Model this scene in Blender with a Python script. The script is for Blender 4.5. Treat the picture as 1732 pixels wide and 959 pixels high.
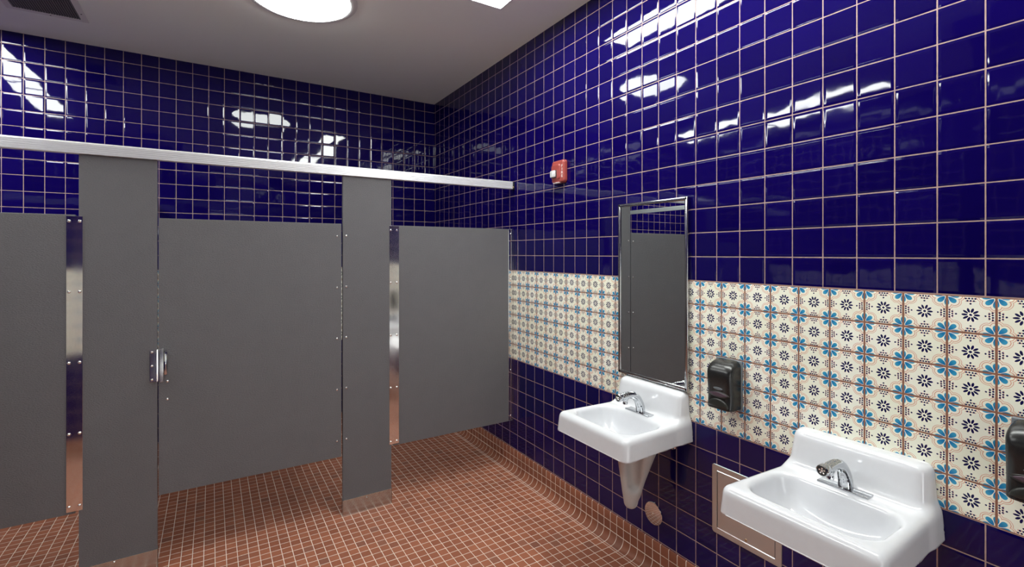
import bpy, bmesh, math, random
import numpy as np
from mathutils import Vector, Matrix

for o in list(bpy.data.objects):
    bpy.data.objects.remove(o)
random.seed(7)
SC = bpy.context.scene
COL = SC.collection

# ------------------------------------------------------------------ camera, world, exposure
TH = math.radians(31.75)          # turned right of +Y
F_PX, CX, CY, EYE = 820.8, 866.0, 428.8, 1.63
cam_d = bpy.data.cameras.new('camera')
cam = bpy.data.objects.new('camera', cam_d)
COL.objects.link(cam)
cam.location = (0, 0, EYE)
cam.rotation_euler = (math.pi / 2, 0, -TH)
cam_d.sensor_fit = 'HORIZONTAL'
cam_d.sensor_width = 36.0
cam_d.lens = F_PX * 36.0 / 1732.0
cam_d.shift_y = -(959 / 2 - CY) / 1732.0
cam_d.clip_start = 0.02
SC.camera = cam

w = bpy.data.worlds.new('world')
SC.world = w
w.use_nodes = True
w.node_tree.nodes['Background'].inputs[0].default_value = (0.96, 1.0, 1.0, 1)
w.node_tree.nodes['Background'].inputs[1].default_value = 2.0  # uniform daylight, enters only by the doorway added behind the camera
SC.view_settings.view_transform = 'Standard'
SC.view_settings.look = 'None'
SC.view_settings.gamma = 1.0
SC.view_settings.use_curve_mapping = False
SC.view_settings.exposure = 1.46
LIGHT_LINEAR = 12.0               # radiance of the long ceiling lights
LIGHT_ROUND = 9.0                 # radiance of the round ceiling light

# ------------------------------------------------------------------ room dimensions
P = 0.112                         # wall tile pitch
Q = 0.052                         # floor tile pitch
XR, YB, XL, ZC = 1.942, 4.655, -2.0, 3.158
YN, XE, YE = 1.15, -0.35, -2.0    # front wall of the left bay, left wall of the entry, entry end
YF = 3.11                         # plane of the stall fronts
ZB1, ZB0, ZBASE = EYE - 1.147 * P, EYE - 7.12 * P, 0.155


# ------------------------------------------------------------------ node helpers
class N:
    """one material under construction"""
    def __init__(self, name):
        self.m = bpy.data.materials.new(name)
        self.m.use_nodes = True
        self.t = self.m.node_tree
        self.bsdf = self.t.nodes['Principled BSDF']

    def node(self, kind, **kw):
        n = self.t.nodes.new(kind)
        for k, v in kw.items():
            setattr(n, k, v)
        return n

    def link(self, a, b):
        self.t.links.new(a, b)

    def put(self, sock, v):
        if isinstance(v, V):
            self.link(v.s, sock)
        elif hasattr(v, 'is_output'):
            self.link(v, sock)
        else:
            sock.default_value = v

    def math(self, op, *a, clamp=False):
        n = self.node('ShaderNodeMath', operation=op, use_clamp=clamp)
        for i, v in enumerate(a):
            self.put(n.inputs[i], v)
        return V(self, n.outputs[0])

    def mix(self, fac, a, b):
        n = self.node('ShaderNodeMix', data_type='RGBA')
        self.put(n.inputs[0], fac)
        for i, v in ((6, a), (7, b)):
            self.put(n.inputs[i], v if not isinstance(v, tuple) else (*v, 1.0))
        return n.outputs[2]

    def ramp(self, x, lo, hi):          # smoothstep lo..hi -> 0..1
        n = self.node('ShaderNodeMapRange', interpolation_type='SMOOTHSTEP')
        self.put(n.inputs[0], x)
        n.inputs[1].default_value = lo
        n.inputs[2].default_value = hi
        return V(self, n.outputs[0])

    def uv(self):
        n = self.node('ShaderNodeUVMap')
        s = self.node('ShaderNodeSeparateXYZ')
        self.link(n.outputs[0], s.inputs[0])
        return V(self, s.outputs[0]), V(self, s.outputs[1]), n.outputs[0]

    def noise(self, scale, detail=2, rough=0.5, vec=None, out=0):
        n = self.node('ShaderNodeTexNoise')
        n.inputs['Scale'].default_value = scale
        n.inputs['Detail'].default_value = detail
        n.inputs['Roughness'].default_value = rough
        if vec is None:
            tc = self.node('ShaderNodeTexCoord')
            vec = tc.outputs['Object']
        self.link(vec, n.inputs['Vector'])
        return V(self, n.outputs[out])

    def white(self, cx, cy, k=0.0):
        c = self.node('ShaderNodeCombineXYZ')
        self.put(c.inputs[0], cx)
        self.put(c.inputs[1], cy)
        c.inputs[2].default_value = k
        n = self.node('ShaderNodeTexWhiteNoise', noise_dimensions='3D')
        self.link(c.outputs[0], n.inputs['Vector'])
        s = self.node('ShaderNodeSeparateColor')
        self.link(n.outputs['Color'], s.inputs[0])
        return [V(self, s.outputs[i]) for i in range(3)]

    def bump(self, height, dist=1.0, strength=1.0):
        n = self.node('ShaderNodeBump')
        n.inputs['Strength'].default_value = strength
        n.inputs['Distance'].default_value = dist
        self.put(n.inputs['Height'], height)
        self.link(n.outputs[0], self.bsdf.inputs['Normal'])

    def set(self, **kw):
        names = dict(color='Base Color', rough='Roughness', metal='Metallic', ior='IOR',
                     spec='Specular IOR Level', coat='Coat Weight', coat_rough='Coat Roughness',
                     aniso='Anisotropic', trans='Transmission Weight', alpha='Alpha')
        for k, v in kw.items():
            if isinstance(v, tuple):
                v = (*v, 1.0)
            self.put(self.bsdf.inputs[names[k]], v)
        return self


class V:
    def __init__(self, n, s):
        self.n, self.s = n, s
    def __add__(self, o): return self.n.math('ADD', self, o)
    def __radd__(self, o): return self.n.math('ADD', self, o)
    def __sub__(self, o): return self.n.math('SUBTRACT', self, o)
    def __rsub__(self, o): return self.n.math('SUBTRACT', o, self)
    def __mul__(self, o): return self.n.math('MULTIPLY', self, o)
    def __rmul__(self, o): return self.n.math('MULTIPLY', self, o)
    def __truediv__(self, o): return self.n.math('DIVIDE', self, o)
    def abs(self): return self.n.math('ABSOLUTE', self)
    def floor(self): return self.n.math('FLOOR', self)
    def sqrt(self): return self.n.math('SQRT', self)
    def max(self, o): return self.n.math('MAXIMUM', self, o)
    def min(self, o): return self.n.math('MINIMUM', self, o)
    def lt(self, o): return self.n.math('LESS_THAN', self, o)
    def gt(self, o): return self.n.math('GREATER_THAN', self, o)


def srgb(r, g, b):
    f = lambda c: (c / 255 / 12.92) if c / 255 <= 0.04045 else ((c / 255 + 0.055) / 1.055) ** 2.4
    return (f(r), f(g), f(b))


def cell(n):
    u, v, vec = n.uv()
    cu, cv = u.floor(), v.floor()
    fx, fy = u - cu - 0.5, v - cv - 0.5
    return u, v, cu, cv, fx, fy, vec


# ------------------------------------------------------------------ materials
def mat_blue_tile():
    n = N('cobalt_glazed_tile')
    u, v, cu, cv, fx, fy, vec = cell(n)
    wob = (n.noise(2.3, 2, 0.6, vec) - 0.5) * 0.010
    ax, ay = fx.abs() + wob, fy.abs() + wob
    m = ax.max(ay)
    grout = n.ramp(m, 0.480, 0.487)
    r = n.white(cu, cv)
    r2 = n.white(cu, cv, 3.7)
    blue = n.mix(r[0], (0.0034, 0.0010, 0.058), (0.0050, 0.0018, 0.076))
    gcol = n.mix(n.noise(9, 3, 0.6, vec), (0.33, 0.21, 0.19), (0.48, 0.34, 0.30))
    n.set(color=n.mix(grout, blue, gcol), rough=grout * 0.65 + 0.035, ior=1.42)
    # pillowed edge, tilt of every tile, slow glaze waves (metres)
    ex, ey = n.ramp(ax, 0.40, 0.485), n.ramp(ay, 0.40, 0.485)
    edge = (ex + ey) * -0.0007
    tilt = (fx * (r[1] - 0.5) + fy * (r[2] - 0.5)) * (P * 0.028)
    belly = (fx * fx * (r2[0] - 0.35) + fy * fy * (r2[1] - 0.35)) * -0.0010
    wav = n.noise(1.6, 1, 0.4, vec) * 0.00030
    h = (edge + tilt + belly + wav) * (1 - grout) + grout * -0.0016
    n.bump(h)
    return n.m


def mat_talavera():
    n = N('painted_talavera_tile')
    u, v, cu, cv, fx0, fy0, vec = cell(n)
    r = n.white(cu, cv)
    # hand painting: every tile's motif sits a little off and wobbles
    wx = (n.noise(5.0, 2, 0.5, vec) - 0.5) * 0.03
    fx = fx0 + (r[0] - 0.5) * 0.016 + wx
    fy = fy0 + (r[1] - 0.5) * 0.016 + wx * -0.8
    cream = n.mix(r[2], srgb(243, 244, 224), srgb(249, 249, 235))
    navy, teal, orange = srgb(16, 14, 74), srgb(58, 156, 196), srgb(214, 132, 98)
    rad = (fx * fx + fy * fy).sqrt()
    # centre flower: ten petals
    ang = n.math('ARCTAN2', fy, fx)
    k = 2 * math.pi / 10
    am = ang - (ang / k + 0.5).floor() * k
    px = rad * n.math('COSINE', am) - 0.128
    py = rad * n.math('SINE', am)
    pet = ((px / 0.063) * (px / 0.063) + (py / 0.0275) * (py / 0.0275)).lt(1.0)
    flower = pet.max(rad.lt(0.033))
    ax, ay = fx.abs(), fy.abs()
    # clusters of dots at the four edges
    e = 0.5 - ax.max(ay)
    t = ax.min(ay)
    dots, halo = None, None
    for de, dt in ((0.062, 0.032), (0.062, 0.096), (0.125, 0.0), (0.125, 0.064), (0.200, 0.0)):
        a, b = e - de, t - dt
        d = (a * a + b * b).sqrt()
        x = d.lt(0.0225)
        dots = x if dots is None else dots.max(x)
        if de < 0.19:
            b2 = t - (dt + 0.033)
            a2 = e - (de + 0.006)
            y = ((a2 * a2) * 0.6 + b2 * b2 * 2.2).sqrt().lt(0.0135)
            halo = y if halo is None else halo.max(y)
    # corner flowers: a quarter on each tile
    cx, cy = 0.5 - ax, 0.5 - ay
    cr = (cx * cx + cy * cy).sqrt()
    ca = n.math('ARCTAN2', cy, cx)
    k2 = math.pi / 4
    cam_ = ca - (ca / k2 + 0.5).floor() * k2
    qx = cr * n.math('COSINE', cam_) - 0.168
    qy = cr * n.math('SINE', cam_)
    # teardrop: broader outward
    wid = qx * 0.20 + 0.058
    ell = ((qx / 0.108) * (qx / 0.108) + (qy / wid) * (qy / wid)).sqrt()
    cpet = ell.lt(1.0)
    sd = (ell - 1.0) * 0.058
    far = cr.gt(0.17)
    l1 = sd.gt(0.030) * sd.lt(0.040) * far
    l2 = sd.gt(0.052) * sd.lt(0.061) * far
    # only outside the flower, not between inner petals
    col = n.mix(halo * 0.75, cream, orange)
    col = n.mix((l1.max(l2 * 0.8)) * 0.8, col, orange)
    col = n.mix(cpet, col, n.mix(n.ramp(qx, -0.09, 0.10), srgb(26, 118, 176), teal))
    col = n.mix(dots.max(flower), col, navy)
    wob = (n.noise(2.3, 2, 0.6, vec) - 0.5) * 0.012
    ex0, ey0 = fx0.abs() + wob, fy0.abs() + wob
    m = ex0.max(ey0)
    grout = n.ramp(m, 0.470, 0.478)
    gcol = n.mix(n.noise(9, 3, 0.6, vec), srgb(128, 84, 66), srgb(158, 108, 86))
    n.set(color=n.mix(grout, col, gcol), rough=grout * 0.6 + 0.16, ior=1.45)
    ex, ey = n.ramp(ex0, 0.42, 0.478), n.ramp(ey0, 0.42, 0.478)
    tilt = (fx0 * (r[0] - 0.5) + fy0 * (r[1] - 0.5)) * (P * 0.02)
    h = ((ex + ey) * -0.0006 + tilt + n.noise(1.5, 1, 0.4, vec) * 0.0003) * (1 - grout) + grout * -0.0018
    n.bump(h)
    return n.m


def mat_floor_tile(name, dark=1.0):
    n = N(name)
    u, v, cu, cv, fx, fy, vec = cell(n)
    ax, ay = fx.abs(), fy.abs()
    m = ax.max(ay)
    grout = n.ramp(m, 0.462, 0.478)
    r = n.white(cu, cv)
    c = n.mix(r[0], (0.300 * dark, 0.094 * dark, 0.046 * dark), (0.410 * dark, 0.138 * dark, 0.070 * dark))
    c = n.mix(n.ramp(r[1], 0.90, 1.0) * 0.45, c, (0.17, 0.085, 0.066))
    c = n.mix(n.noise(7, 3, 0.6, vec) * 0.35, c, (0.20, 0.085, 0.060))
    g = n.mix(n.noise(0.7, 3, 0.6, vec), (0.74, 0.63, 0.54), (0.90, 0.81, 0.72))
    n.set(color=n.mix(grout, c, g), rough=grout * 0.30 + 0.45 + r[2] * 0.06, ior=1.45)
    e = n.ramp(ax, 0.42, 0.475) + n.ramp(ay, 0.42, 0.475)
    tilt = (fx * (r[1] - 0.5) + fy * (r[2] - 0.5)) * (Q * 0.025)
    n.bump((e * -0.0005 + tilt) * (1 - grout) + grout * -0.0008 + n.noise(20, 2, 0.5, vec) * 0.0001)
    return n.m


def mat_paint():
    n = N('white_ceiling_paint')
    n.set(color=(0.88, 0.89, 0.86), rough=0.85)
    n.bump(n.noise(60, 3, 0.6) * 0.0003)
    return n.m


def mat_grey_plastic():
    n = N('pebbled_grey_partition')
    a = n.noise(9, 3, 0.55)
    tc = n.node('ShaderNodeTexCoord')
    mp = n.node('ShaderNodeMapping')
    mp.inputs['Scale'].default_value = (0.8, 1.0, 2.6)
    mp.inputs['Rotation'].default_value = (0, math.radians(18), 0)
    n.link(tc.outputs['Object'], mp.inputs[0])
    b = n.noise(150, 3, 0.6, mp.outputs[0])
    n.set(color=n.mix(a, (0.130, 0.126, 0.134), (0.152, 0.148, 0.156)), rough=0.42, ior=1.5)
    n.bump(n.ramp(b, 0.35, 0.65) * 0.0011 + n.noise(600, 2, 0.5) * 0.00012)
    return n.m


def simple(name, color, rough, metal=0.0, spec=0.5, bump=None, coat=0.0, aniso=0.0):
    n = N(name)
    a = n.noise(25, 3, 0.6)
    c2 = tuple(x * 0.93 for x in color)
    n.set(color=n.mix(a, color, c2), rough=rough, metal=metal, spec=spec, coat=coat, coat_rough=0.04, aniso=aniso)
    if bump:
        n.bump(n.noise(bump[0], 2, 0.5) * bump[1])
    return n.m


def mat_brushed(name, color, rough, axis):
    n = N(name)
    tc = n.node('ShaderNodeTexCoord')
    mp = n.node('ShaderNodeMapping')
    mp.inputs['Scale'].default_value = axis
    n.link(tc.outputs['Object'], mp.inputs[0])
    a = n.noise(1.0, 4, 0.6, mp.outputs[0])
    n.set(color=color, rough=a * 0.07 + rough, metal=1.0)
    n.bump(a * 0.00004)
    return n.m


def emitter(name, color, strength):
    n = N(name)
    n.set(color=(0.9, 0.9, 0.9), rough=0.4)
    n.bsdf.inputs['Emission Color'].default_value = (*color, 1)
    n.bsdf.inputs['Emission Strength'].default_value = strength
    return n.m


M = dict(
    blue=mat_blue_tile(), tala=mat_talavera(), floor=mat_floor_tile('red_quarry_mosaic'),
    base=mat_floor_tile('red_quarry_base_tile', 0.72), paint=mat_paint(), grey=mat_grey_plastic(),
    edge=simple('partition_edge', (0.14, 0.137, 0.14), 0.5),
    china=simple('white_vitreous_china', (0.72, 0.73, 0.76), 0.13, coat=0.25),
    chrome=simple('polished_chrome', (0.62, 0.64, 0.66), 0.05, 1.0),
    screw=simple('bright_screw_steel', (0.85, 0.84, 0.82), 0.16, 1.0),
    strip=mat_brushed('satin_stainless_strip', (0.80, 0.78, 0.76), 0.055, (30, 30, 4)),
    steel=mat_brushed('brushed_stainless_panel', (0.56, 0.64, 0.68), 0.30, (8, 8, 300)),
    shoe=mat_brushed('stainless_shoe', (0.54, 0.55, 0.54), 0.20, (4, 4, 200)),
    alu=simple('satin_aluminium_rail', (0.90, 0.90, 0.92), 0.34, 0.55),
    pale_alu=simple('pale_anodised_aluminium', (0.80, 0.84, 0.83), 0.4, 0.1),
    mframe=simple('satin_mirror_frame', (0.50, 0.50, 0.50), 0.16, 1.0),
    tap=simple('chromed_tap', (0.60, 0.62, 0.64), 0.12, 1.0),
    black=simple('black_dispenser_plastic', (0.014, 0.014, 0.014), 0.27),
    blackmatte=simple('black_side_plastic', (0.020, 0.021, 0.018), 0.32),
    greyplas=simple('grey_backplate_plastic', (0.16, 0.18, 0.20), 0.4),
    purple=simple('smoked_purple_window', (0.085, 0.055, 0.075), 0.18),
    red=simple('red_alarm_plastic', (0.34, 0.065, 0.055), 0.32),
    white=simple('white_ink', (0.85, 0.83, 0.82), 0.5),
    glass=simple('clear_strobe_dome', (0.85, 0.87, 0.86), 0.08, 0.35),
    dark=simple('dark_rubber', (0.03, 0.03, 0.03), 0.4),
    vinyl=simple('off_white_vinyl_cover', (0.52, 0.50, 0.48), 0.42, bump=(120, 0.0002)),
    lightframe=simple('white_light_frame', (0.75, 0.75, 0.75), 0.45),
    grille=simple('grey_grille_slats', (0.17, 0.16, 0.16), 0.5),
    vent_black=simple('duct_shade_and_screw_black', (0.02, 0.02, 0.02), 0.8),  # near-black standing in for shade inside the duct, also on the grille screws
    flange=simple('painted_grille_flange', (0.76, 0.74, 0.73), 0.6),
    mirror=simple('mirror_glass', (0.80, 0.85, 0.84), 0.0, 1.0),
    brass=simple('worn_brass', (0.50, 0.36, 0.20), 0.3, 1.0),
    linear=emitter('linear_diffuser_glow', (0.97, 1.0, 0.96), LIGHT_LINEAR),
    round=emitter('round_diffuser_glow', (0.96, 1.0, 0.97), LIGHT_ROUND),
)
mg = bpy.data.materials['mirror_glass'].node_tree.nodes['Principled BSDF']
for l in list(mg.inputs['Base Color'].links):
    bpy.data.materials['mirror_glass'].node_tree.links.remove(l)
mg.inputs['Base Color'].default_value = (0.70, 0.74, 0.74, 1)


# ------------------------------------------------------------------ mesh helpers
def tag(o, label=None, cat=None, group=None, kind=None):
    for k, v in (('label', label), ('category', cat), ('group', group), ('kind', kind)):
        if v:
            o[k] = v
    return o


def link(name, me, mat, parent=None, smooth=False):
    for m_ in (mat if isinstance(mat, (list, tuple)) else [mat]):
        me.materials.append(m_)
    if smooth:
        for p in me.polygons:
            p.use_smooth = True
    o = bpy.data.objects.new(name, me)
    COL.objects.link(o)
    if parent:
        o.parent = parent
        me.transform(Matrix.Translation(-parent_world(parent)))
    return o


def parent_world(o):
    v = Vector(o.location)
    p = o.parent
    while p:                       # parts sit in world coordinates: only the root has a location
        v += Vector(p.location)
        p = p.parent
    return v


def thing(name, loc, label, cat, group=None):
    o = bpy.data.objects.new(name, None)
    o.empty_display_size = 0.05
    COL.objects.link(o)
    o.location = loc
    return tag(o, label, cat, group)


class B:
    """collects shapes into one bmesh"""
    def __init__(self):
        self.bm = bmesh.new()

    def box(self, lo, hi, bevel=0.0, seg=2):
        r = bmesh.ops.create_cube(self.bm, size=1.0)
        vs = r['verts']
        for v_ in vs:
            for i in range(3):
                v_.co[i] = lo[i] if v_.co[i] < 0 else hi[i]
        if bevel:
            es = list({e for v_ in vs for e in v_.link_edges})
            bmesh.ops.bevel(self.bm, geom=es, offset=bevel, segments=seg, profile=0.5, affect='EDGES')
        return self

    def disc(self, c, axis, r1, r2, depth, seg=24, bevel=0.0):
        """a cylinder/cone from c along axis by depth"""
        ax = Vector(axis).normalized()
        rot = Vector((0, 0, 1)).rotation_difference(ax).to_matrix().to_4x4()
        mat_ = Matrix.Translation(Vector(c) + ax * depth / 2) @ rot
        bmesh.ops.create_cone(self.bm, cap_ends=True, segments=seg, radius1=r1, radius2=r2, depth=depth, matrix=mat_)
        return self

    def lathe(self, c, axis, prof, seg=28):
        """prof: (radius, height along axis) pairs; capped where radius is 0"""
        ax = Vector(axis).normalized()
        rot = Vector((0, 0, 1)).rotation_difference(ax).to_matrix()
        rings = []
        for r, h in prof:
            if r <= 1e-6:
                rings.append([self.bm.verts.new(Vector(c) + rot @ Vector((0, 0, h)))])
            else:
                rings.append([self.bm.verts.new(Vector(c) + rot @ Vector((r * math.cos(2 * math.pi * i / seg), r * math.sin(2 * math.pi * i / seg), h))) for i in range(seg)])
        for a, b in zip(rings, rings[1:]):
            for i in range(seg):
                j = (i + 1) % seg
                if len(a) == 1 and len(b) == 1:
                    break
                if len(a) == 1:
                    self.bm.faces.new((a[0], b[i], b[j]))
                elif len(b) == 1:
                    self.bm.faces.new((a[i], a[j], b[0]))
                else:
                    self.bm.faces.new((a[i], a[j], b[j], b[i]))
        return self

    def prism(self, poly, axis, a, b):
        """2-D polygon extruded along axis (0 x, 1 y, 2 z)"""
        def mk(p, t):
            q = list(p)
            q.insert(axis, t)
            return self.bm.verts.new(q)
        A = [mk(p, a) for p in poly]
        Bv = [mk(p, b) for p in poly]
        n = len(poly)
        self.bm.faces.new(A)
        self.bm.faces.new(list(reversed(Bv)))
        for i in range(n):
            j = (i + 1) % n
            self.bm.faces.new((A[j], A[i], Bv[i], Bv[j]))
        return self

    def tube(self, pts, rad, seg=14):
        pts = [Vector(p) for p in pts]
        rings = []
        prev = None
        for i, p in enumerate(pts):
            t = (pts[min(i + 1, len(pts) - 1)] - pts[max(i - 1, 0)]).normalized()
            up = prev if prev is not None else (Vector((0, 0, 1)) if abs(t.z) < 0.9 else Vector((0, 1, 0)))
            n_ = (up - t * up.dot(t)).normalized()
            prev = n_
            b_ = t.cross(n_)
            r = rad if not isinstance(rad, (list, tuple)) else rad[i]
            rings.append([self.bm.verts.new(p + (n_ * math.cos(2 * math.pi * k / seg) + b_ * math.sin(2 * math.pi * k / seg)) * r) for k in range(seg)])
        for a, b in zip(rings, rings[1:]):
            for k in range(seg):
                j = (k + 1) % seg
                self.bm.faces.new((a[k], a[j], b[j], b[k]))
        self.bm.faces.new(list(reversed(rings[0])))
        self.bm.faces.new(rings[-1])
        return self

    def done(self, name, mat, parent=None, smooth=False):
        bmesh.ops.recalc_face_normals(self.bm, faces=self.bm.faces)
        me = bpy.data.meshes.new(name)
        self.bm.to_mesh(me)
        self.bm.free()
        o = link(name, me, mat, parent, smooth)
        if smooth:
            me.set_sharp_from_angle(angle=math.radians(38))
        return o


def quads(name, faces, mats, label, cat):
    """structure made of quads: each face = (4 corners, 4 uvs, material index); given a thickness behind"""
    me = bpy.data.meshes.new(name)
    vs, fs, uvs, mi = [], [], [], []
    for co, uv, k in faces:
        b = len(vs)
        vs += co
        fs.append(tuple(range(b, b + len(co))))
        uvs += uv
        mi.append(k)
    me.from_pydata(vs, [], fs)
    lay = me.uv_layers.new(name='UVMap')
    for i, uv in enumerate(uvs):
        lay.data[i].uv = uv
    o = link(name, me, mats)
    for p, k in zip(me.polygons, mi):
        p.material_index = k
    tag(o, label, cat, kind='structure')
    return o


def tiled_wall(name, axis, at, a, b, inward, label, z0=ZBASE - 0.002, u_map=None, u_map2=None):
    """vertical wall on x=at (axis 0) or y=at (axis 1), running a..b, in three bands; slab 0.1 thick behind"""
    u1 = u_map or (lambda t: t / P)
    u2 = u_map2 or u1
    zs = [(z0, ZB0, lambda z: (z - EYE) / P + 7.12, u1, 0),
          (ZB0, ZB1, lambda z: ((z - EYE) / P + 1.147) / 0.9955, u2, 1),
          (ZB1, ZC, lambda z: (z - EYE) / P + 0.133, u1, 0)]
    faces = []
    def pt(t, z, off=0.0):
        return (at - inward * off, t, z) if axis == 0 else (t, at - inward * off, z)
    flip = (axis == 0) == (inward > 0)
    for lo, hi, vm, um, k in zs:
        co = [pt(a, lo), pt(b, lo), pt(b, hi), pt(a, hi)]
        uv = [(um(a), vm(lo)), (um(b), vm(lo)), (um(b), vm(hi)), (um(a), vm(hi))]
        if not flip:
            co.reverse(); uv.reverse()
        faces.append((co, uv, k))
    # the slab behind the glaze
    T = 0.1
    zl, zh = zs[0][0], ZC
    back = [pt(a, zl, T), pt(b, zl, T), pt(b, zh, T), pt(a, zh, T)]
    rim = [[pt(a, zl), pt(a, zl, T), pt(a, zh, T), pt(a, zh)], [pt(b, zl), pt(b, zh), pt(b, zh, T), pt(b, zl, T)],
           [pt(a, zh), pt(a, zh, T), pt(b, zh, T), pt(b, zh)], [pt(a, zl), pt(b, zl), pt(b, zl, T), pt(a, zl, T)]]
    for q in [back] + rim:
        faces.append((q, [(0, 0)] * 4, 2))
    return quads(name, faces, [M['blue'], M['tala'], M['paint']], label, 'wall')



# ------------------------------------------------------------------ room shell
uR = lambda y: y / P - 0.309
uR2 = lambda y: y / P - 0.097
uB = lambda x: (x / P - 16.404) / 0.9755
tiled_wall('wall_right', 0, XR, YE, YB, -1, 'right wall of cobalt blue tile with the painted flower tile band behind the sinks', u_map=uR, u_map2=uR2)
tiled_wall('wall_back', 1, YB, XL, XR, -1, 'cobalt blue tiled wall behind the grey stall fronts', u_map=uB)
tiled_wall('wall_left', 0, XL, YN, YB, 1, 'cobalt blue tiled wall at the far left end of the stalls', u_map=uR, u_map2=uR2)
tiled_wall('wall_front', 1, YN, XL, XE, 1, 'blue tiled wall facing the left stall, seen only in its steel strip')
tiled_wall('wall_entry', 0, XE, YE, YN - 0.001, 1, 'blue tiled wall left of the camera, opposite the sinks')
tiled_wall('wall_rear_left', 1, YE, XE, 0.0, 1, 'blue tiled wall behind the camera, left of the added doorway')
tiled_wall('wall_rear', 1, YE, 0.85, XR, 1, 'blue tiled wall behind the camera, right of the added doorway')
b = B()
b.box((0.001, YE - 0.1, 2.13), (0.849, YE, ZC))  # doorway below is added, unseen, to let in light for the ceiling
tag(b.done('wall_header_added', M['paint']), 'painted wall over the doorway added for light behind the camera', 'wall', kind='structure')
b = B()
b.box((0.0, YE - 0.11, 0), (0.05, YE + 0.015, 2.13), 0.002)  # frame of that same added doorway
b.box((0.80, YE - 0.11, 0), (0.85, YE + 0.015, 2.13), 0.002)
b.box((0.05, YE - 0.11, 2.08), (0.80, YE + 0.015, 2.13), 0.002)
tag(b.done('trim_added_doorway', M['lightframe']), 'painted frame of the doorway added for light behind the camera', 'door frame', kind='structure')

fx0 = lambda x: (x - 0.0153) / 0.05168
fy0 = lambda y: (y - 1.5408) / 0.05199
def floor_slab():
    me_faces = []
    for x0, x1, y0, y1 in ((XE - 0.1, XR + 0.1, YE - 0.1, YN), (XL - 0.1, XR + 0.1, YN, YB + 0.1)):
        co = [(x0, y0, 0), (x1, y0, 0), (x1, y1, 0), (x0, y1, 0)]
        me_faces.append((co, [(fx0(x), fy0(y)) for x, y, _ in co], 0))
        co2 = [(x0, y0, -0.1), (x0, y1, -0.1), (x1, y1, -0.1), (x1, y0, -0.1)]
        me_faces.append((co2, [(0, 0)] * 4, 1))
    return quads('floor', me_faces, [M['floor'], M['paint']], 'floor of small red-brown quarry tiles with pale grout', 'floor')
floor_slab()

b = B()
b.box((XE - 0.1, YE - 0.1, ZC), (XR + 0.1, YN, ZC + 0.1))
b.box((XL - 0.1, YN, ZC), (XR + 0.1, YB + 0.1, ZC + 0.1))
tag(b.done('ceiling', M['paint']), 'flat grey-white painted ceiling', 'ceiling', kind='structure')


def base_run(name, axis, at, a, b_, inward, label, um):
    """cove base: two rows of tiles and a quarter-round down to the floor"""
    R = 0.040
    prof = [(0.0, ZBASE), (0.004, ZBASE - 0.0015), (0.007, ZBASE - 0.005), (0.007, ZBASE - 0.052), (0.007, 0.052)]
    vv = [2.95, 2.955, 2.958, 2.0, 1.0]
    k = 10
    for i in range(1, k + 1):
        t = i / k * math.pi / 2
        prof.append((0.007 + R - R * math.cos(t), 0.052 - 0.0505 * math.sin(t)))
        vv.append(1.0 - 0.93 * i / k)
    prof.append((0.007 + R + 0.006, 0.0008)); vv.append(0.0)
    faces = []
    def pt(t, o, z):
        return (at + inward * o, t, z) if axis == 0 else (t, at + inward * o, z)
    me = bpy.data.meshes.new(name)
    vs, fs, uvs = [], [], []
    for (o, z), vq in zip(prof, vv):
        vs += [pt(a, o, z), pt(b_, o, z)]
    for i in range(len(prof) - 1):
        q = [2 * i, 2 * i + 1, 2 * i + 3, 2 * i + 2]
        uq = [(um(a), vv[i]), (um(b_), vv[i]), (um(b_), vv[i + 1]), (um(a), vv[i + 1])]
        if (axis == 0) != (inward > 0):
            q.reverse(); uq.reverse()
        fs.append(tuple(q)); uvs += uq
    me.from_pydata(vs, [], fs)
    lay = me.uv_layers.new(name='UVMap')
    for i, uv in enumerate(uvs):
        lay.data[i].uv = uv
    o = link(name, me, M['base'], smooth=True)
    tag(o, label, 'baseboard', kind='structure')
    return o

base_run('baseboard_right', 0, XR, YE, YB, -1, 'curved red-brown tile base along the right wall', fy0)
base_run('baseboard_back', 1, YB, XL, XR, -1, 'curved red-brown tile base along the back wall inside the stalls', fx0)
base_run('baseboard_left', 0, XL, YN, YB, 1, 'curved red-brown tile base along the far left wall', fy0)
base_run('baseboard_front', 1, YN, XL, XE, 1, 'curved red-brown tile base facing the left stall', fx0)
base_run('baseboard_entry', 0, XE, YE, YN, 1, 'curved red-brown tile base opposite the sinks', fy0)


# ------------------------------------------------------------------ ceiling lights and grille
def linear_light(x0, x1, y0, y1, label, group):
    t = thing('ceiling_light', ((x0 + x1) / 2, (y0 + y1) / 2, ZC), label, 'ceiling light', group)
    b = B()
    f = 0.014
    z0 = ZC - 0.012
    b.box((x0 - f, y0 - f, z0), (x0, y1 + f, ZC), 0.002)
    b.box((x1, y0 - f, z0), (x1 + f, y1 + f, ZC), 0.002)
    b.box((x0, y0 - f, z0), (x1, y0, ZC), 0.002)
    b.box((x0, y1, z0), (x1, y1 + f, ZC), 0.002)
    b.done('frame', M['lightframe'], t)
    B().box((x0, y0, ZC - 0.007), (x1, y1, ZC - 0.002)).done('diffuser', M['linear'], t)

linear_light(1.262, 1.522, 1.40, 2.595, 'long white ceiling light showing one corner at the top, right of the round one', 'long lights over the sinks')
linear_light(1.262, 1.522, 0.17, 1.368, 'long white ceiling light over the sinks, nearer one of its row, above the picture', 'long lights over the sinks')
linear_light(-1.55, -1.29, 3.22, 4.40, 'long white ceiling light over the left stall, reflected in the back wall tiles', 'long lights over the left bay')
linear_light(-1.55, -1.29, 2.00, 3.19, 'long white ceiling light in front of the left stall, out at the left', 'long lights over the left bay')

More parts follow.
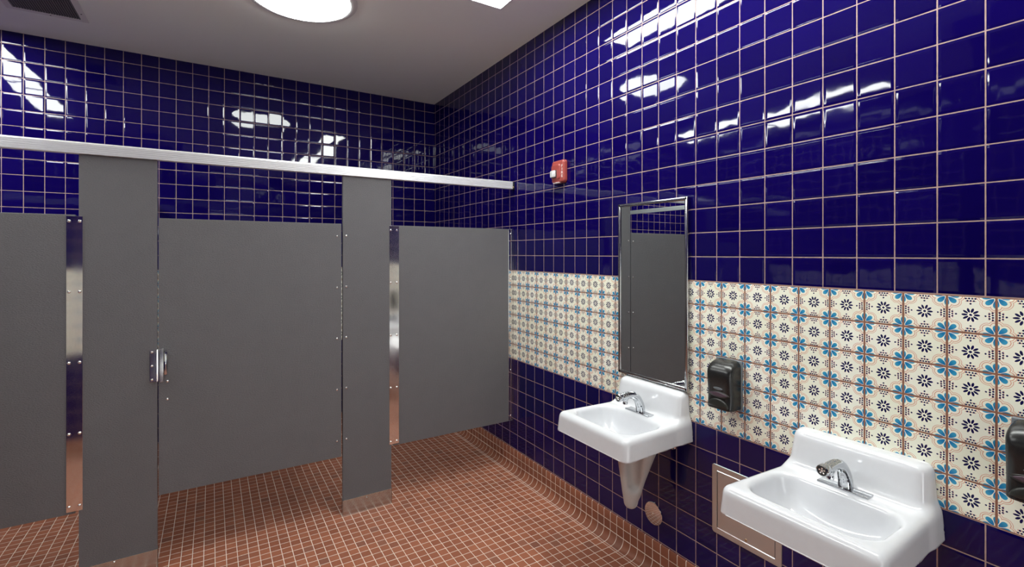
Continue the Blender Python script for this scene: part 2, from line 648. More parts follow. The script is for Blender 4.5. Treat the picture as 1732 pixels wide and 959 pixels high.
t = thing('round_ceiling_light', (0.455, 3.12, ZC), 'big round white ceiling light at the top of the picture', 'ceiling light')
B().lathe((0.455, 3.12, ZC), (0, 0, -1), [(0.318, 0.0), (0.318, 0.004), (0.312, 0.009), (0.285, 0.013), (0.279, 0.012), (0.277, 0.002)], 64).done('trim_ring', M['lightframe'], t, True)
B().lathe((0.455, 3.12, ZC), (0, 0, -1), [(0.276, 0.0), (0.276, 0.012), (0.270, 0.018), (0.235, 0.026), (0.16, 0.031), (0.0, 0.033)], 64).done('diffuser', M['round'], t, True)

gx0, gx1, gy0, gy1 = -1.045, -0.724, 3.72, 4.168
t = thing('ceiling_grille', ((gx0 + gx1) / 2, (gy0 + gy1) / 2, ZC), 'grey slatted air grille set in the ceiling, upper left', 'air vent')
b = B()
f = 0.036
for lo, hi in (((gx0 - f, gy0 - f), (gx0, gy1 + f)), ((gx1, gy0 - f), (gx1 + f, gy1 + f)), ((gx0, gy0 - f), (gx1, gy0)), ((gx0, gy1), (gx1, gy1 + f))):
    b.box((*lo, ZC - 0.006), (*hi, ZC), 0.0015)
b.done('flange', M['flange'], t)
b = B()
k = 26
for i in range(k):
    x = gx0 + (i + 0.5) * (gx1 - gx0) / k
    b.box((x - 0.0035, gy0, ZC - 0.005), (x + 0.0035, gy1, ZC - 0.001))
b.done('slats', M['grille'], t)
B().box((gx0, gy0, ZC - 0.0012), (gx1, gy1, ZC - 0.0002)).done('duct_shade_sheet', M['vent_black'], t)  # flat sheet under the ceiling, the duct's inner shade put into its colour
for x, y in ((gx0 + 0.17, gy1 + 0.018), (gx1 + 0.018, gy1 - 0.10), (gx0 - 0.018, gy1 - 0.10)):
    B().disc((x, y, ZC - 0.006), (0, 0, -1), 0.0045, 0.003, 0.002, 12).done('screw', M['vent_black'], t)


# ------------------------------------------------------------------ toilet stalls
def screw(x, z, y, parent, r=0.0075):
    b = B()
    b.lathe((x, y, z), (0, -1, 0), [(r, -0.0005), (r, 0.0012), (r * 0.8, 0.0034), (r * 0.4, 0.0048), (0, 0.0052)], 14)
    b.done('screw', M['screw'], parent, True)

ZT, ZD = 1.814, 0.372

def pilaster(x0, x1, label, keep_screws, shoe_screw):
    t = thing('stall_pilaster', ((x0 + x1) / 2, YF + 0.013, 0), label, 'stall pilaster', 'grey stall pilasters')
    B().box((x0, YF, 0.012), (x1, YF + 0.026, 2.1132), 0.0018).done('post_panel', M['grey'], t)
    b = B()
    zt = 0.098
    b.box((x0 - 0.0025, YF - 0.003, 0.0008), (x1 + 0.0025, YF - 0.0004, zt), 0.0008)
    b.box((x0 - 0.0025, YF + 0.0264, 0.0008), (x1 + 0.0025, YF + 0.029, zt), 0.0008)
    b.box((x0 - 0.0026, YF - 0.003, 0.0008), (x0 - 0.0004, YF + 0.029, zt))
    b.box((x1 + 0.0004, YF - 0.003, 0.0008), (x1 + 0.0026, YF + 0.029, zt))
    o = b.done('floor_shoe', M['shoe'], t)
    screw(shoe_screw[0], shoe_screw[1], YF - 0.003, o, 0.0055)
    for x, z in keep_screws:
        screw(x, z, YF, t, 0.0068)
    return t

def at_z(y, px, Y=YF):
    X = 0.84
    return 0

p1 = pilaster(-0.549, -0.240, 'tall dark grey stall pilaster with the latch keeper, left of the closed door', [], (-0.414, 0.088))
zs5 = [1.741, 1.424, 1.109, 0.794, 0.478]
p2 = pilaster(0.692, 0.998, 'tall grey stall pilaster between the wide door and the right-hand panel', [(0.713, z) for z in zs5], (0.838, 0.081))

# latch keeper on the first pilaster
b = B()
b.box((-0.272, YF - 0.003, 0.966), (-0.232, YF, 1.132), 0.0008)
b.box((-0.244, YF - 0.026, 0.966), (-0.240, YF - 0.002, 1.132), 0.0008)
kp = b.done('latch_keeper', M['strip'], p1)
for z in (1.120, 1.049, 0.978):
    screw(-0.262, z, YF - 0.003, kp, 0.006)

d1 = thing('stall_door', (0.225, YF + 0.013, ZD), 'wide grey stall door, closed, with chrome pull at its left edge', 'stall door', 'grey stall doors')
B().box((-0.235, YF + 0.001, ZD), (0.683, YF + 0.026, ZT), 0.0018).done('door_panel', M['grey'], d1)
for z in zs5:
    screw(0.657, z - 0.004, YF + 0.001, d1, 0.0068)
for z in (0.961, 0.868):
    screw(-0.197, z, YF + 0.001, d1, 0.0068)
b = B()
b.box((-0.230, YF - 0.0025, 0.960), (-0.214, YF + 0.001, 1.136), 0.0008)
b.done('strike_plate', M['strip'], d1)
b = B()
b.tube([(-0.203, YF + 0.001, 1.119), (-0.203, YF - 0.012, 1.122), (-0.203, YF - 0.026, 1.116), (-0.203, YF - 0.030, 1.095), (-0.203, YF - 0.030, 1.030), (-0.203, YF - 0.026, 1.008), (-0.203, YF - 0.012, 1.001), (-0.203, YF + 0.001, 1.004)],
       [0.007, 0.007, 0.0085, 0.009, 0.009, 0.0085, 0.007, 0.007], 12)
b.done('pull_handle', M['chrome'], d1, True)

d0 = thing('stall_door', (-1.03, YF + 0.013, ZD), 'grey stall door cut by the left edge of the picture, hung on a long steel strip', 'stall door', 'grey stall doors')
B().box((-1.50, YF + 0.001, ZD), (-0.562, YF + 0.026, ZT + 0.004), 0.0018).done('door_panel', M['grey'], d0)
def strip(x0, x1, parent, zs, xs):
    b = B()
    b.box((x0, YF - 0.0035, ZD + 0.012), (x1, YF - 0.0005, ZT - 0.003), 0.0006)
    o = b.done('hinge_strip', M['strip'], parent)
    for z in zs:
        for x in xs:
            screw(x, z, YF - 0.0035, o, 0.0072)
    return o
strip(-0.594, -0.534, d0, [1.787, 1.445, 1.102, 0.759, 0.408], (-0.584, -0.545))

fp = thing('stall_screen', (1.48, YF + 0.013, ZD), 'fixed grey stall panel running from the second pilaster to the right wall', 'stall panel')
B().box((1.010, YF + 0.001, ZD), (1.932, YF + 0.026, ZT), 0.0018).done('panel_board', M['grey'], fp)
strip(0.984, 1.048, fp, [1.783, 1.440, 1.097, 0.753, 0.402], (0.993, 1.034))
b = B()
b.box((1.893, YF - 0.003, ZD + 0.010), (XR - 0.001, YF + 0.0005, ZT - 0.004), 0.0006)
wb = b.done('wall_bracket', M['strip'], fp)
for z in (1.778, 1.437, 1.097, 0.757, 0.414):
    screw(1.912, z, YF - 0.003, wb, 0.006)

# divider between the two stalls, behind the first pilaster
dv = thing('stall_divider', (-0.50, 3.9, 0.37), 'grey divider board between the two stalls, hidden behind the tall left pilaster', 'stall divider')
B().box((-0.512, YF + 0.032, ZD), (-0.488, YB - 0.012, ZT - 0.09), 0.0018).done('board', M['grey'], dv)
b = B()
b.box((-0.516, YB - 0.014, ZD), (-0.484, YB - 0.001, ZT - 0.09))
b.done('wall_bracket', M['strip'], dv)

def rail_profile(y0):
    """closed (y, z) outline of the ribbed headrail, front at y0"""
    z0, z1 = 2.114, 2.172
    pts = [(y0 + 0.034, z0), (y0 + 0.002, z0)]
    n = 5
    hgt = (z1 - 0.010 - z0) / n
    for i in range(n):
        za = z0 + i * hgt
        pts += [(y0, za + 0.0015), (y0, za + hgt - 0.0030), (y0 + 0.0022, za + hgt - 0.0022), (y0 + 0.0022, za + hgt - 0.0004)]
    pts += [(y0 + 0.001, z1 - 0.0085), (y0 + 0.004, z1 - 0.003), (y0 + 0.010, z1), (y0 + 0.034, z1)]
    return pts
hr = thing('headrail', (0.16, YF, 2.114), 'long ribbed silver headrail across the stall fronts', 'headrail')
b = B()
b.prism(rail_profile(YF - 0.012), 0, XL + 0.002, 1.925)
b.done('rail', M['alu'], hr)
b = B()
b.box((1.926, YF - 0.002, 2.118), (XR - 0.001, YF + 0.020, 2.160), 0.001)
b.box((XR - 0.003, YF - 0.010, 2.112), (XR - 0.001, YF + 0.028, 2.168), 0.001)
eb = b.done('wall_bracket', M['dark'], hr)
b = B()
b.lathe((1.927, YF - 0.009, 2.128), (0.3, -1, 0), [(0.007, 0.0), (0.007, 0.006), (0.004, 0.009), (0.0, 0.010)], 8)
b.done('bolt', M['brass'], hr, True)

br = thing('brace_rail', (-0.50, 3.9, 2.108), 'second headrail from the left pilaster to the back wall, seen in the mirror', 'headrail')
b = B()
b.prism([(-0.514, 2.108), (-0.514, 2.149), (-0.511, 2.152), (-0.489, 2.152), (-0.486, 2.149), (-0.486, 2.108)], 1, YF + 0.028, YB - 0.006)
b.done('rail', M['pale_alu'], br)
B().box((-0.520, YB - 0.006, 2.100), (-0.480, YB - 0.0005, 2.158)).done('wall_bracket', M['strip'], br)


# ------------------------------------------------------------------ signed-distance modelling
def surface(fn, lo, hi, step):
    """naive surface nets of fn < 0; fn takes arrays x, y, z"""
    lo, hi = np.array(lo, float), np.array(hi, float)
    n = np.ceil((hi - lo) / step).astype(int) + 1
    ax = [lo[i] + np.arange(n[i]) * step for i in range(3)]
    X, Y, Z = np.meshgrid(*ax, indexing='ij')
    D = fn(X, Y, Z)
    S = D < 0
    c = n - 1
    # cell vertex: mean of edge crossings
    acc = np.zeros((*c, 3)); cnt = np.zeros(tuple(c))
    for a in range(3):
        o1, o2 = [i for i in range(3) if i != a]
        sh = [slice(None)] * 3; sh2 = [slice(None)] * 3
        sh[a] = slice(0, -1); sh2[a] = slice(1, None)
        d0_, d1_ = D[tuple(sh)], D[tuple(sh2)]
        cr = (d0_ < 0) != (d1_ < 0)
        with np.errstate(divide='ignore', invalid='ignore'):
            t_ = np.where(cr, d0_ / (d0_ - d1_), 0)
        for s1 in (0, 1):
            for s2 in (0, 1):
                sl = [None] * 3
                sl[a] = slice(0, c[a])
                sl[o1] = slice(s1, s1 + c[o1])
                sl[o2] = slice(s2, s2 + c[o2])
                m_ = cr[tuple(sl)]
                cnt += m_
                acc[..., a] += np.where(m_, t_[tuple(sl)], 0)
                acc[..., o1] += np.where(m_, s1, 0)
                acc[..., o2] += np.where(m_, s2, 0)
    use = cnt > 0
    idx = -np.ones(tuple(c), int)
    idx[use] = np.arange(use.sum())
    gi = np.argwhere(use)
    pos = lo + (gi + acc[use] / cnt[use][:, None]) * step
    # pull onto the surface
    for _ in range(3):
        e = step * 0.25
        x, y, z = pos.T
        d = fn(x, y, z)
        g = np.stack([fn(x + e, y, z) - fn(x - e, y, z), fn(x, y + e, z) - fn(x, y - e, z), fn(x, y, z + e) - fn(x, y, z - e)], 1) / (2 * e)
        g2 = np.maximum((g ** 2).sum(1), 0.3)
        mv = (d / g2)[:, None] * g
        pos -= np.clip(mv, -step * 0.4, step * 0.4)
    faces = []
    for a in range(3):
        o1, o2 = (a + 1) % 3, (a + 2) % 3
        sh = [slice(None)] * 3; sh2 = [slice(None)] * 3
        sh[a] = slice(0, -1); sh2[a] = slice(1, None)
        s0, s1 = S[tuple(sh)], S[tuple(sh2)]
        for flip, m_ in ((False, s0 & ~s1), (True, ~s0 & s1)):
            g = np.argwhere(m_)
            ok = (g[:, o1] > 0) & (g[:, o2] > 0) & (g[:, o1] < c[o1]) & (g[:, o2] < c[o2])
            g = g[ok]
            q = []
            for p1_, p2_ in ((1, 1), (0, 1), (0, 0), (1, 0)):
                h_ = g.copy()
                h_[:, o1] -= p1_; h_[:, o2] -= p2_
                q.append(idx[h_[:, 0], h_[:, 1], h_[:, 2]])
            q = np.stack(q, 1)
            faces.append(q[:, ::-1] if flip else q)
    f_ = np.concatenate(faces)
    me = bpy.data.meshes.new('surface')
    me.from_pydata(pos.tolist(), [], f_.tolist())
    me.update()
    return me

def smin(a, b, k):
    h = np.maximum(k - np.abs(a - b), 0) / k
    return np.minimum(a, b) - h * h * k * 0.25
def smax(a, b, k): return -smin(-a, -b, k)
def rbox(x, y, z, lo, hi, r):
    q = []
    for v_, l_, h_ in ((x, lo[0], hi[0]), (y, lo[1], hi[1]), (z, lo[2], hi[2])):
        q.append(np.abs(v_ - (l_ + h_) / 2) - (h_ - l_) / 2 + r)
    out = np.sqrt(sum(np.maximum(a, 0) ** 2 for a in q))
    return out + np.minimum(np.maximum(np.maximum(q[0], q[1]), q[2]), 0) - r
def rrect(x, y, x0, x1, y0, y1, r):
    qx = np.abs(x - (x0 + x1) / 2) - (x1 - x0) / 2 + r
    qy = np.abs(y - (y0 + y1) / 2) - (y1 - y0) / 2 + r
    return np.sqrt(np.maximum(qx, 0) ** 2 + np.maximum(qy, 0) ** 2) + np.minimum(np.maximum(qx, qy), 0) - r
def cone(x, y, z, a, b_, ra, rb):
    a, b_ = np.array(a, float), np.array(b_, float)
    d = b_ - a
    t_ = np.clip(((x - a[0]) * d[0] + (y - a[1]) * d[1] + (z - a[2]) * d[2]) / (d @ d), 0, 1)
    return np.sqrt((x - a[0] - t_ * d[0]) ** 2 + (y - a[1] - t_ * d[1]) ** 2 + (z - a[2] - t_ * d[2]) ** 2) - (ra + (rb - ra) * t_)
def ellip(x, y, z, c, r):
    k0 = np.sqrt(((x - c[0]) / r[0]) ** 2 + ((y - c[1]) / r[1]) ** 2 + ((z - c[2]) / r[2]) ** 2)
    return (k0 - 1) * min(r)


# ------------------------------------------------------------------ wash basins (local frame: wall at x=0, room at -x)
def basin_sdf(x, y, z):
    # slab with apron: slightly wider towards the bottom
    hw = 0.243 + (0.83 - z) * 0.06 - 0.022 * np.clip((x + 0.446) / 0.446, 0, 1)
    xf = -0.446 - (0.83 - z) * 0.10
    plan = rrect(x, y, 0, 0, 0, 0, 0) if False else None
    xc = xf + 0.6
    qx = np.abs(x - (xf + 0.3)) - 0.3 + 0.032
    qy = np.abs(y) - hw + 0.032
    plan = np.sqrt(np.maximum(qx, 0) ** 2 + np.maximum(qy, 0) ** 2) + np.minimum(np.maximum(qx, qy), 0) - 0.032
    body = smax(plan, z - 0.832, 0.030)
    body = np.maximum(body, 0.736 - z)
    # back splash, leaning back and drawn in towards the top
    hb = 0.217 - (z - 0.83) * 0.07
    xs = -0.086 + (z - 0.83) * 0.20
    sq = smax(np.abs(y) - hb, xs - x, 0.050)
    splash = smax(sq, z - 0.966, 0.030)
    d = np.maximum(smin(body, splash, 0.034), 0.736 - z)
    # bowl
    sl = (0.832 - z) * 0.26
    bowl2 = rrect(x, y, -0.398, -0.150, -0.196, 0.196, 0.075) + sl
    # straighter back, sides that ease in
    bowl = smax(bowl2, (0.688 + 0.07 * ((x + 0.25) ** 2 + y ** 2) / 0.05) - z, 0.06)
    d = smax(d, -bowl, 0.020)
    belly = smax(bowl2 - 0.016, (0.672 + 0.07 * ((x + 0.25) ** 2 + y ** 2) / 0.05) - z, 0.05)
    belly = np.maximum(belly, z - 0.78)
    d = np.minimum(d, np.maximum(belly, -(bowl)))
    return np.maximum(d, x + 0.0012)


me_basin = surface(basin_sdf, (-0.475, -0.262, 0.640), (0.008, 0.262, 0.975), 0.005)

def faucet_sdf(x, y, z):      # local: origin at the plate's centre on the deck, room at -x
    n_ = 14
    d = cone(x, y, z, (0.006, 0, -0.006), (0.003, 0, 0.022), 0.0235, 0.0215)
    for i in range(n_):          # one smooth arch from the plate to the button
        def at(t_):
            a = (0.003, 0.022); b = (-0.022, 0.098); c_ = (-0.062, 0.096); e = (-0.132, 0.089)
            w0, w1, w2, w3 = (1 - t_) ** 3, 3 * t_ * (1 - t_) ** 2, 3 * t_ * t_ * (1 - t_), t_ ** 3
            return (w0 * a[0] + w1 * b[0] + w2 * c_[0] + w3 * e[0], 0, w0 * a[1] + w1 * b[1] + w2 * c_[1] + w3 * e[1])
        t0, t1 = i / n_, (i + 1) / n_
        d = smin(d, cone(x, y, z, at(t0), at(t1), 0.0215 - 0.005 * min(1, t0 * 1.6), 0.0215 - 0.005 * min(1, t1 * 1.6)), 0.003)
    sp = cone(x, y, z, (-0.096, 0, 0.085), (-0.100, 0, 0.066), 0.0125, 0.0105)
    return smin(d, sp, 0.008)

me_spout = surface(faucet_sdf, (-0.160, -0.034, -0.006), (0.036, 0.034, 0.116), 0.002)

def make_sink(yc, label, with_trap):
    t = thing('wash_basin', (XR, yc, 0.736), label, 'sink', 'white wall-hung sinks')
    W = lambda x, y, z: (XR + x, yc + y, z)
    def place(me, name, mat, parent, off=(0, 0, 0)):
        m2 = me.copy()
        m2.transform(Matrix.Translation((XR + off[0], yc + off[1], off[2])))
        o = link(name, m2, mat, parent, True)
        return o
    place(me_basin, 'basin', M['china'], t)
    fo = (-0.112, -0.001, 0.838)
    fc = place(me_spout, 'faucet', M['tap'], t, fo)
    b = B()
    b.box(W(fo[0] - 0.025, -0.0795, 0.8305), W(fo[0] + 0.025, 0.0775, 0.8385), 0.002, 2)
    b.done('deck_plate', M['tap'], fc, True)
    b = B()
    kx = fo[0] - 0.128
    kz = fo[2] + 0.0905
    b.lathe(W(kx, fo[1], kz), (-1, 0, -0.06), [(0.0, -0.002), (0.0165, -0.002), (0.0195, 0.002), (0.0195, 0.020), (0.0185, 0.0235), (0.0155, 0.0245), (0.0150, 0.0225), (0.0, 0.0222)], 36)
    kn = b.done('push_button', M['chrome'], fc, True)
    b = B()
    cxk = kx - 0.0228
    b.lathe(W(cxk, fo[1], kz - 0.0014), (-1, 0, -0.06), [(0.0148, 0.0), (0.0148, 0.0008), (0.0, 0.0010)], 30)
    b.done('button_face', M['dark'], kn, True)
    b = B()
    for a in range(5):
        an = 2 * math.pi * a / 5 + 0.3
        b.disc(W(cxk - 0.0008, fo[1] + 0.0078 * math.cos(an), kz - 0.0014 + 0.0078 * math.sin(an)), (-1, 0, -0.06), 0.0030, 0.0026, 0.0009, 12)
    b.disc(W(cxk - 0.0008, fo[1], kz - 0.0014), (-1, 0, -0.06), 0.0042, 0.0036, 0.0012, 14)
    b.done('button_emblem', M['screw'], kn)
    b = B()
    b.lathe(W(fo[0] - 0.100, fo[1], fo[2] + 0.063), (-0.1, 0, -1), [(0.0, 0.0), (0.0115, 0.0), (0.0120, 0.004), (0.0115, 0.012), (0.0085, 0.0125), (0.0, 0.010)], 20)
    b.done('aerator', M['chrome'], fc, True)
    b = B()
    b.lathe(W(-0.262, 0, 0.6895), (0, 0, 1), [(0.0, 0.001), (0.012, 0.001), (0.014, 0.003), (0.020, 0.0035), (0.023, 0.0015), (0.023, -0.006)], 28)
    b.done('drain', M['chrome'], t, True)
    if with_trap:
        def trap(x, y, z):
            d = cone(x, y, z, (-0.200, 0.0, 0.735), (-0.176, -0.002, 0.402), 0.062, 0.034)
            d = smin(d, cone(x, y, z, (-0.135, -0.070, 0.70), (-0.165, -0.016, 0.46), 0.055, 0.030), 0.04)
            d = smin(d, cone(x, y, z, (-0.130, -0.08, 0.690), (-0.055, -0.125, 0.705), 0.030, 0.026), 0.012)
            # fold pressed into the cover
            d = smax(d, -cone(x, y, z, (-0.204, -0.050, 0.650), (-0.192, -0.036, 0.50), 0.030, 0.018), 0.035)
            return np.maximum(d, z - 0.690)
        o = link('trap_cover', (lambda m_: (m_.transform(Matrix.Translation((XR, yc, 0))), m_)[1])(surface(trap, (-0.30, -0.19, 0.34), (0.0, 0.10, 0.745), 0.005)), M['vinyl'], t, True)
        b = B()
        b.lathe((XR - 0.001, 1.625, 0.690), (-1, 0, 0), [(0.030, 0), (0.028, 0.006), (0.016, 0.010), (0.012, 0.012), (0.012, 0.05), (0.0, 0.05)], 24)
        b.done('supply_escutcheon', M['chrome'], t, True)
        b = B()
        b.lathe((XR - 0.052, 1.625, 0.690), (-1, 0, 0), [(0.0, 0), (0.019, 0.0), (0.022, 0.006), (0.022, 0.020), (0.018, 0.026), (0.010, 0.026), (0.009, 0.020), (0.0, 0.020)], 20)
        b.tube([(XR - 0.05, 1.625, 0.69), (XR - 0.05, 1.625, 0.74)], 0.006, 10)
        b.done('stop_valve', M['brass'], t, True)
    return t

make_sink(1.737, 'white wall-hung sink under the mirror, the farther one, with a covered drain pipe', True)
make_sink(0.808, 'white wall-hung sink nearest the camera at the lower right', False)


# ------------------------------------------------------------------ mirror
my0, my1, mz0, mz1 = 1.521, 1.984, 0.9725, 1.902
t = thing('wall_mirror', (XR, (my0 + my1) / 2, mz0), 'tall steel-framed mirror hung above the farther sink', 'mirror')
b = B()
fw, xf = 0.018, XR - 0.022
def frame_bar(p, q, horizontal):
    (y0, z0), (y1, z1) = p, q
    b.box((xf, min(y0, y1), min(z0, z1)), (XR - 0.0005, max(y0, y1), max(z0, z1)), 0.004, 3)
frame_bar((my0, mz0), (my0 + fw, mz1), False)
frame_bar((my1 - fw, mz0), (my1, mz1), False)
frame_bar((my0 + 0.001, mz0), (my1 - 0.001, mz0 + fw), True)
frame_bar((my0 + 0.001, mz1 - fw), (my1 - 0.001, mz1), True)
b.done('frame', M['mframe'], t, True)
B().box((XR - 0.016, my0 + 0.012, mz0 + 0.012), (XR - 0.012, my1 - 0.012, mz1 - 0.012)).done('mirror_pane', M['mirror'], t)


# ------------------------------------------------------------------ soap dispensers
def disp_half(y, w, cut=0.0):
    return np.abs(y) - w

def disp_sdf(x, y, z):       # wall at x=0, y centred, z from 0 (bottom) to 0.215
    hw = 0.0605
    # depth of the cover by height: deep at the top, waist lower down
    prof = 0.089 + 0.0035 * np.cos((z - 0.145) / 0.085 * math.pi)
    body = smax(np.abs(y) - hw, -x - prof, 0.026)
    top = z - 0.212 + np.maximum(-x - 0.012, 0) ** 2 * 4.6
    body = smax(body, top, 0.030)
    body = smax(body, 0.004 - z + 0.0 * x, 0.008)
    return np.maximum(body, x + 0.014)

me_disp = surface(disp_sdf, (-0.125, -0.072, -0.008), (0.0, 0.072, 0.225), 0.0032)

def on_front(y, z):
    """x of the cover's front surface at (y, z)"""
    lo, hi = -0.13, -0.03
    xs = np.linspace(lo, hi, 400)
    d = disp_sdf(xs, np.full_like(xs, y), np.full_like(xs, z))
    k = np.argmax(d < 0)
    return xs[k]

def patch(outline, lift, thick):
    """plate hugging the dispenser front; outline in (y, z)"""
    bm = bmesh.new()
    cy = sum(p[0] for p in outline) / len(outline); cz = sum(p[1] for p in outline) / len(outline)
    rings = []
    for s_, l_ in ((1.0, -thick), (1.0, lift * 0.6), (0.92, lift), (0.6, lift), (0.3, lift)):
        rings.append([bm.verts.new((on_front(cy + (y - cy) * s_, cz + (z - cz) * s_) - l_, cy + (y - cy) * s_, cz + (z - cz) * s_)) for y, z in outline])
    c_ = bm.verts.new((on_front(cy, cz) - lift, cy, cz))
    n_ = len(outline)
    for a, b2 in zip(rings, rings[1:]):
        for i in range(n_):
            j = (i + 1) % n_
            bm.faces.new((a[i], a[j], b2[j], b2[i]))
    for i in range(n_):
        bm.faces.new((rings[-1][i], rings[-1][(i + 1) % n_], c_))
    bmesh.ops.recalc_face_normals(bm, faces=bm.faces)
    me = bpy.data.meshes.new('plate')
    bm.to_mesh(me)
    bm.free()
    return me

def lens(cy, cz, a, h, tilt=0.0):
    """pointed-oval outline"""
    pts = []
    for i in range(32):
        t_ = 2 * math.pi * i / 32
        y, z = a * math.cos(t_), h * math.sin(t_) * abs(math.sin(t_)) ** 0.35
        pts.append((cy + y, cz + z + tilt * (y / a) ** 2))
    return pts

me_window_rim = patch(lens(0.0, 0.068, 0.052, 0.0135), 0.0016, 0.004)
me_window = patch(lens(0.0, 0.068, 0.043, 0.0095), 0.0028, 0.004)
me_badge = patch([(0.022 * math.cos(2 * math.pi * i / 24), 0.0935 + 0.0055 * math.sin(2 * math.pi * i / 24)) for i in range(24)], 0.0014, 0.003)
arc = [(0.050 * math.cos(math.pi * i / 20), 0.014 + 0.036 * math.sin(math.pi * i / 20)) for i in range(21)]
me_lever = patch(arc, 0.0060, 0.003)

def dispenser(yc, z0, label):
    t = thing('soap_dispenser', (XR, yc, z0), label, 'soap dispenser', 'black wall soap dispensers')
    def put(me, name, mat, parent=t):
        m2 = me.copy()
        m2.transform(Matrix.Translation((XR - 0.0, yc, z0)))
        return link(name, m2, mat, parent, True)
    put(me_disp, 'cover', M['black'])
    B().box((XR - 0.016, yc - 0.0615, z0 - 0.002), (XR - 0.001, yc + 0.0615, z0 + 0.213), 0.004, 3).done('back_plate', M['greyplas'], t, True)
    r_ = put(me_window_rim, 'window_rim', M['blackmatte'])
    put(me_window, 'level_window', M['purple'], r_)
    put(me_badge, 'badge', M['greyplas'])
    put(me_lever, 'push_lever', M['blackmatte'])
dispenser(1.311, 0.955, 'black soap dispenser on the flowered band between the two sinks')
dispenser(0.364, 0.955, 'black soap dispenser cut off by the right edge of the picture')


# ------------------------------------------------------------------ fire alarm
ay0, ay1, az0, az1 = 2.462, 2.594, 2.088, 2.236
t = thing('fire_alarm_strobe', (XR, (ay0 + ay1) / 2, az0), 'red fire alarm with clear strobe high on the right wall', 'fire alarm')
def alarm(x, y, z):
    yy, zz = y - (ay0 + ay1) / 2, z - (az0 + az1) / 2
    hy, hz = (ay1 - ay0) / 2, (az1 - az0) / 2
    p_ = rrect(yy, zz, -hy, hy, -hz, hz, 0.020)
    d = smax(p_, (XR - 0.032) - x, 0.018)
    # raised field round the strobe
    f_ = rrect(yy, zz, -0.030, hy - 0.010, -0.050, 0.048, 0.016)
    d = smin(d, smax(f_, (XR - 0.040) - x, 0.006), 0.006)
    return np.maximum(d, x - (XR - 0.0015))
o = link('housing', surface(alarm, (XR - 0.056, ay0 - 0.008, az0 - 0.008), (XR + 0.002, ay1 + 0.008, az1 + 0.008), 0.003), M['red'], t, True)
sy, sz = 2.552, 2.146
b = B()
b.box((XR - 0.042, sy - 0.028, sz - 0.024), (XR - 0.034, sy + 0.028, sz + 0.028), 0.003)
rim_ = b.done('strobe_rim', M['dark'], t, True)
b = B()
b.box((XR - 0.058, sy - 0.024, sz - 0.021), (XR - 0.041, sy + 0.024, sz + 0.024), 0.007, 3)
b.box((XR - 0.060, sy - 0.010, sz - 0.020), (XR - 0.048, sy + 0.002, sz + 0.023), 0.002)
b.done('strobe_lens', M['glass'], t, True)
b = B()
b.box((XR - 0.040, ay0 + 0.045, az0 - 0.001), (XR - 0.012, ay1 - 0.03, az0 + 0.003), 0.001)
b.done('bottom_label', M['white'], t)

def text_mesh(s):
    cu = bpy.data.curves.new('text', 'FONT')
    cu.body = s
    cu.size = 1.0
    cu.extrude = 0.02
    cu.align_x = 'CENTER'
    ob = bpy.data.objects.new('text', cu)
    COL.objects.link(ob)
    bpy.context.view_layer.update()
    me = bpy.data.meshes.new_from_object(ob.evaluated_get(bpy.context.evaluated_depsgraph_get()))
    bpy.data.objects.remove(ob)
    return me
bm = bmesh.new()
for i, ch in enumerate('FIRE'):
    m_ = text_mesh(ch)
    s_ = 0.024
    zc = 2.186 - i * 0.0215
    # glyph x -> -y (seen from the room), glyph y -> z, extrude -> -x
    m_.transform(Matrix(((0, 0, -0.02, XR - 0.0326), (-s_ * 1.5, 0, 0, ay0 + 0.015), (0, s_ * 1.0, 0, zc), (0, 0, 0, 1))))
    bm.from_mesh(m_)
me = bpy.data.meshes.new('lettering')
bm.to_mesh(me)
bm.free()
link('lettering', me, M['white'], t)


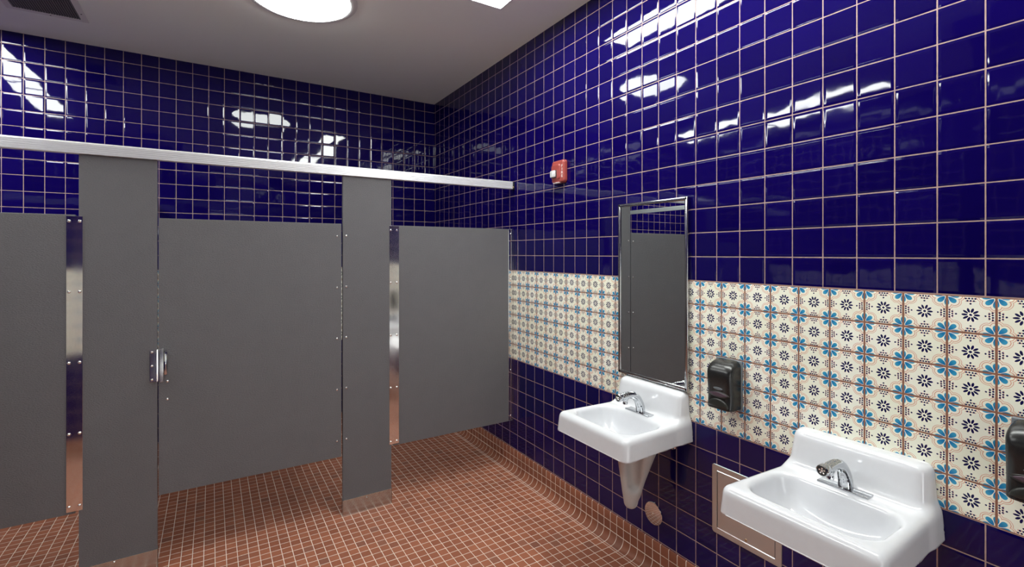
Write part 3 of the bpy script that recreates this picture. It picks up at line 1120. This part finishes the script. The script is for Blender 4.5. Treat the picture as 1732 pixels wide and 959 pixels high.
# ------------------------------------------------------------------ cleanout cover and access panel
t = thing('drain_cleanout_cover', (XR, 1.746, 0.289), 'round steel cleanout cover low on the wall below the farther sink', 'pipe cover')
B().lathe((XR - 0.0008, 1.746, 0.289), (-1, 0, 0), [(0.0575, 0.0), (0.0575, 0.003), (0.0555, 0.005), (0.045, 0.0062), (0.0, 0.0085)], 48).done('cover_disc', M['chrome'], t, True)
B().lathe((XR - 0.009, 1.746, 0.289), (-1, 0, 0), [(0.006, 0.0), (0.005, 0.002), (0.0, 0.0026)], 14).done('screw', M['screw'], t, True)

t = thing('access_panel', (XR, 1.242, 0.37), 'square brushed steel access panel in the wall behind the nearer sink', 'access panel')
y0, y1, z0, z1, fw = 1.083, 1.400, 0.368, 0.678, 0.026
def rr(y0, y1, z0, z1, r, n=5):
    pts = []
    for cy, cz, a0 in ((y1 - r, z1 - r, 0), (y0 + r, z1 - r, 90), (y0 + r, z0 + r, 180), (y1 - r, z0 + r, 270)):
        for i in range(n + 1):
            a = math.radians(a0 + 90 * i / n)
            pts.append((cy + r * math.cos(a), cz + r * math.sin(a)))
    return pts
bm = bmesh.new()
rings = []
for x, ins, r in ((XR - 0.0005, 0, 0.012), (XR - 0.003, 0, 0.012), (XR - 0.0045, 0.002, 0.011), (XR - 0.0045, fw - 0.001, 0.001), (XR - 0.0005, fw, 0.001)):
    rings.append([bm.verts.new((x, y, z)) for y, z in rr(y0 + ins, y1 - ins, z0 + ins, z1 - ins, r)])
for a, c_ in zip(rings, rings[1:]):
    for i in range(len(a)):
        j = (i + 1) % len(a)
        bm.faces.new((a[i], a[j], c_[j], c_[i]))
bmesh.ops.recalc_face_normals(bm, faces=bm.faces)
me = bpy.data.meshes.new('frame')
bm.to_mesh(me)
bm.free()
link('frame', me, M['steel'], t)
dr = B().box((XR - 0.0038, y0 + fw + 0.002, z0 + fw + 0.002), (XR - 0.0006, y1 - fw - 0.002, z1 - fw - 0.002), 0.0006).done('access_door', M['steel'], t)
for zz in (z0 + fw - 0.0004, z1 - fw - 0.0020):
    B().prism([(XR - 0.0066, zz), (XR - 0.0040, zz), (XR - 0.0040, zz + 0.0026)], 1, y0 + fw + 0.001, y1 - fw - 0.001).done('bright_edge', M['alu'], t)
B().lathe((XR - 0.0038, (y0 + y1) / 2 - 0.006, z0 + fw + 0.012), (-1, 0, 0), [(0.0055, 0.0), (0.005, 0.0012), (0.003, 0.0014), (0.0, 0.0004)], 14).done('lock_screw', M['brass'], dr, True)
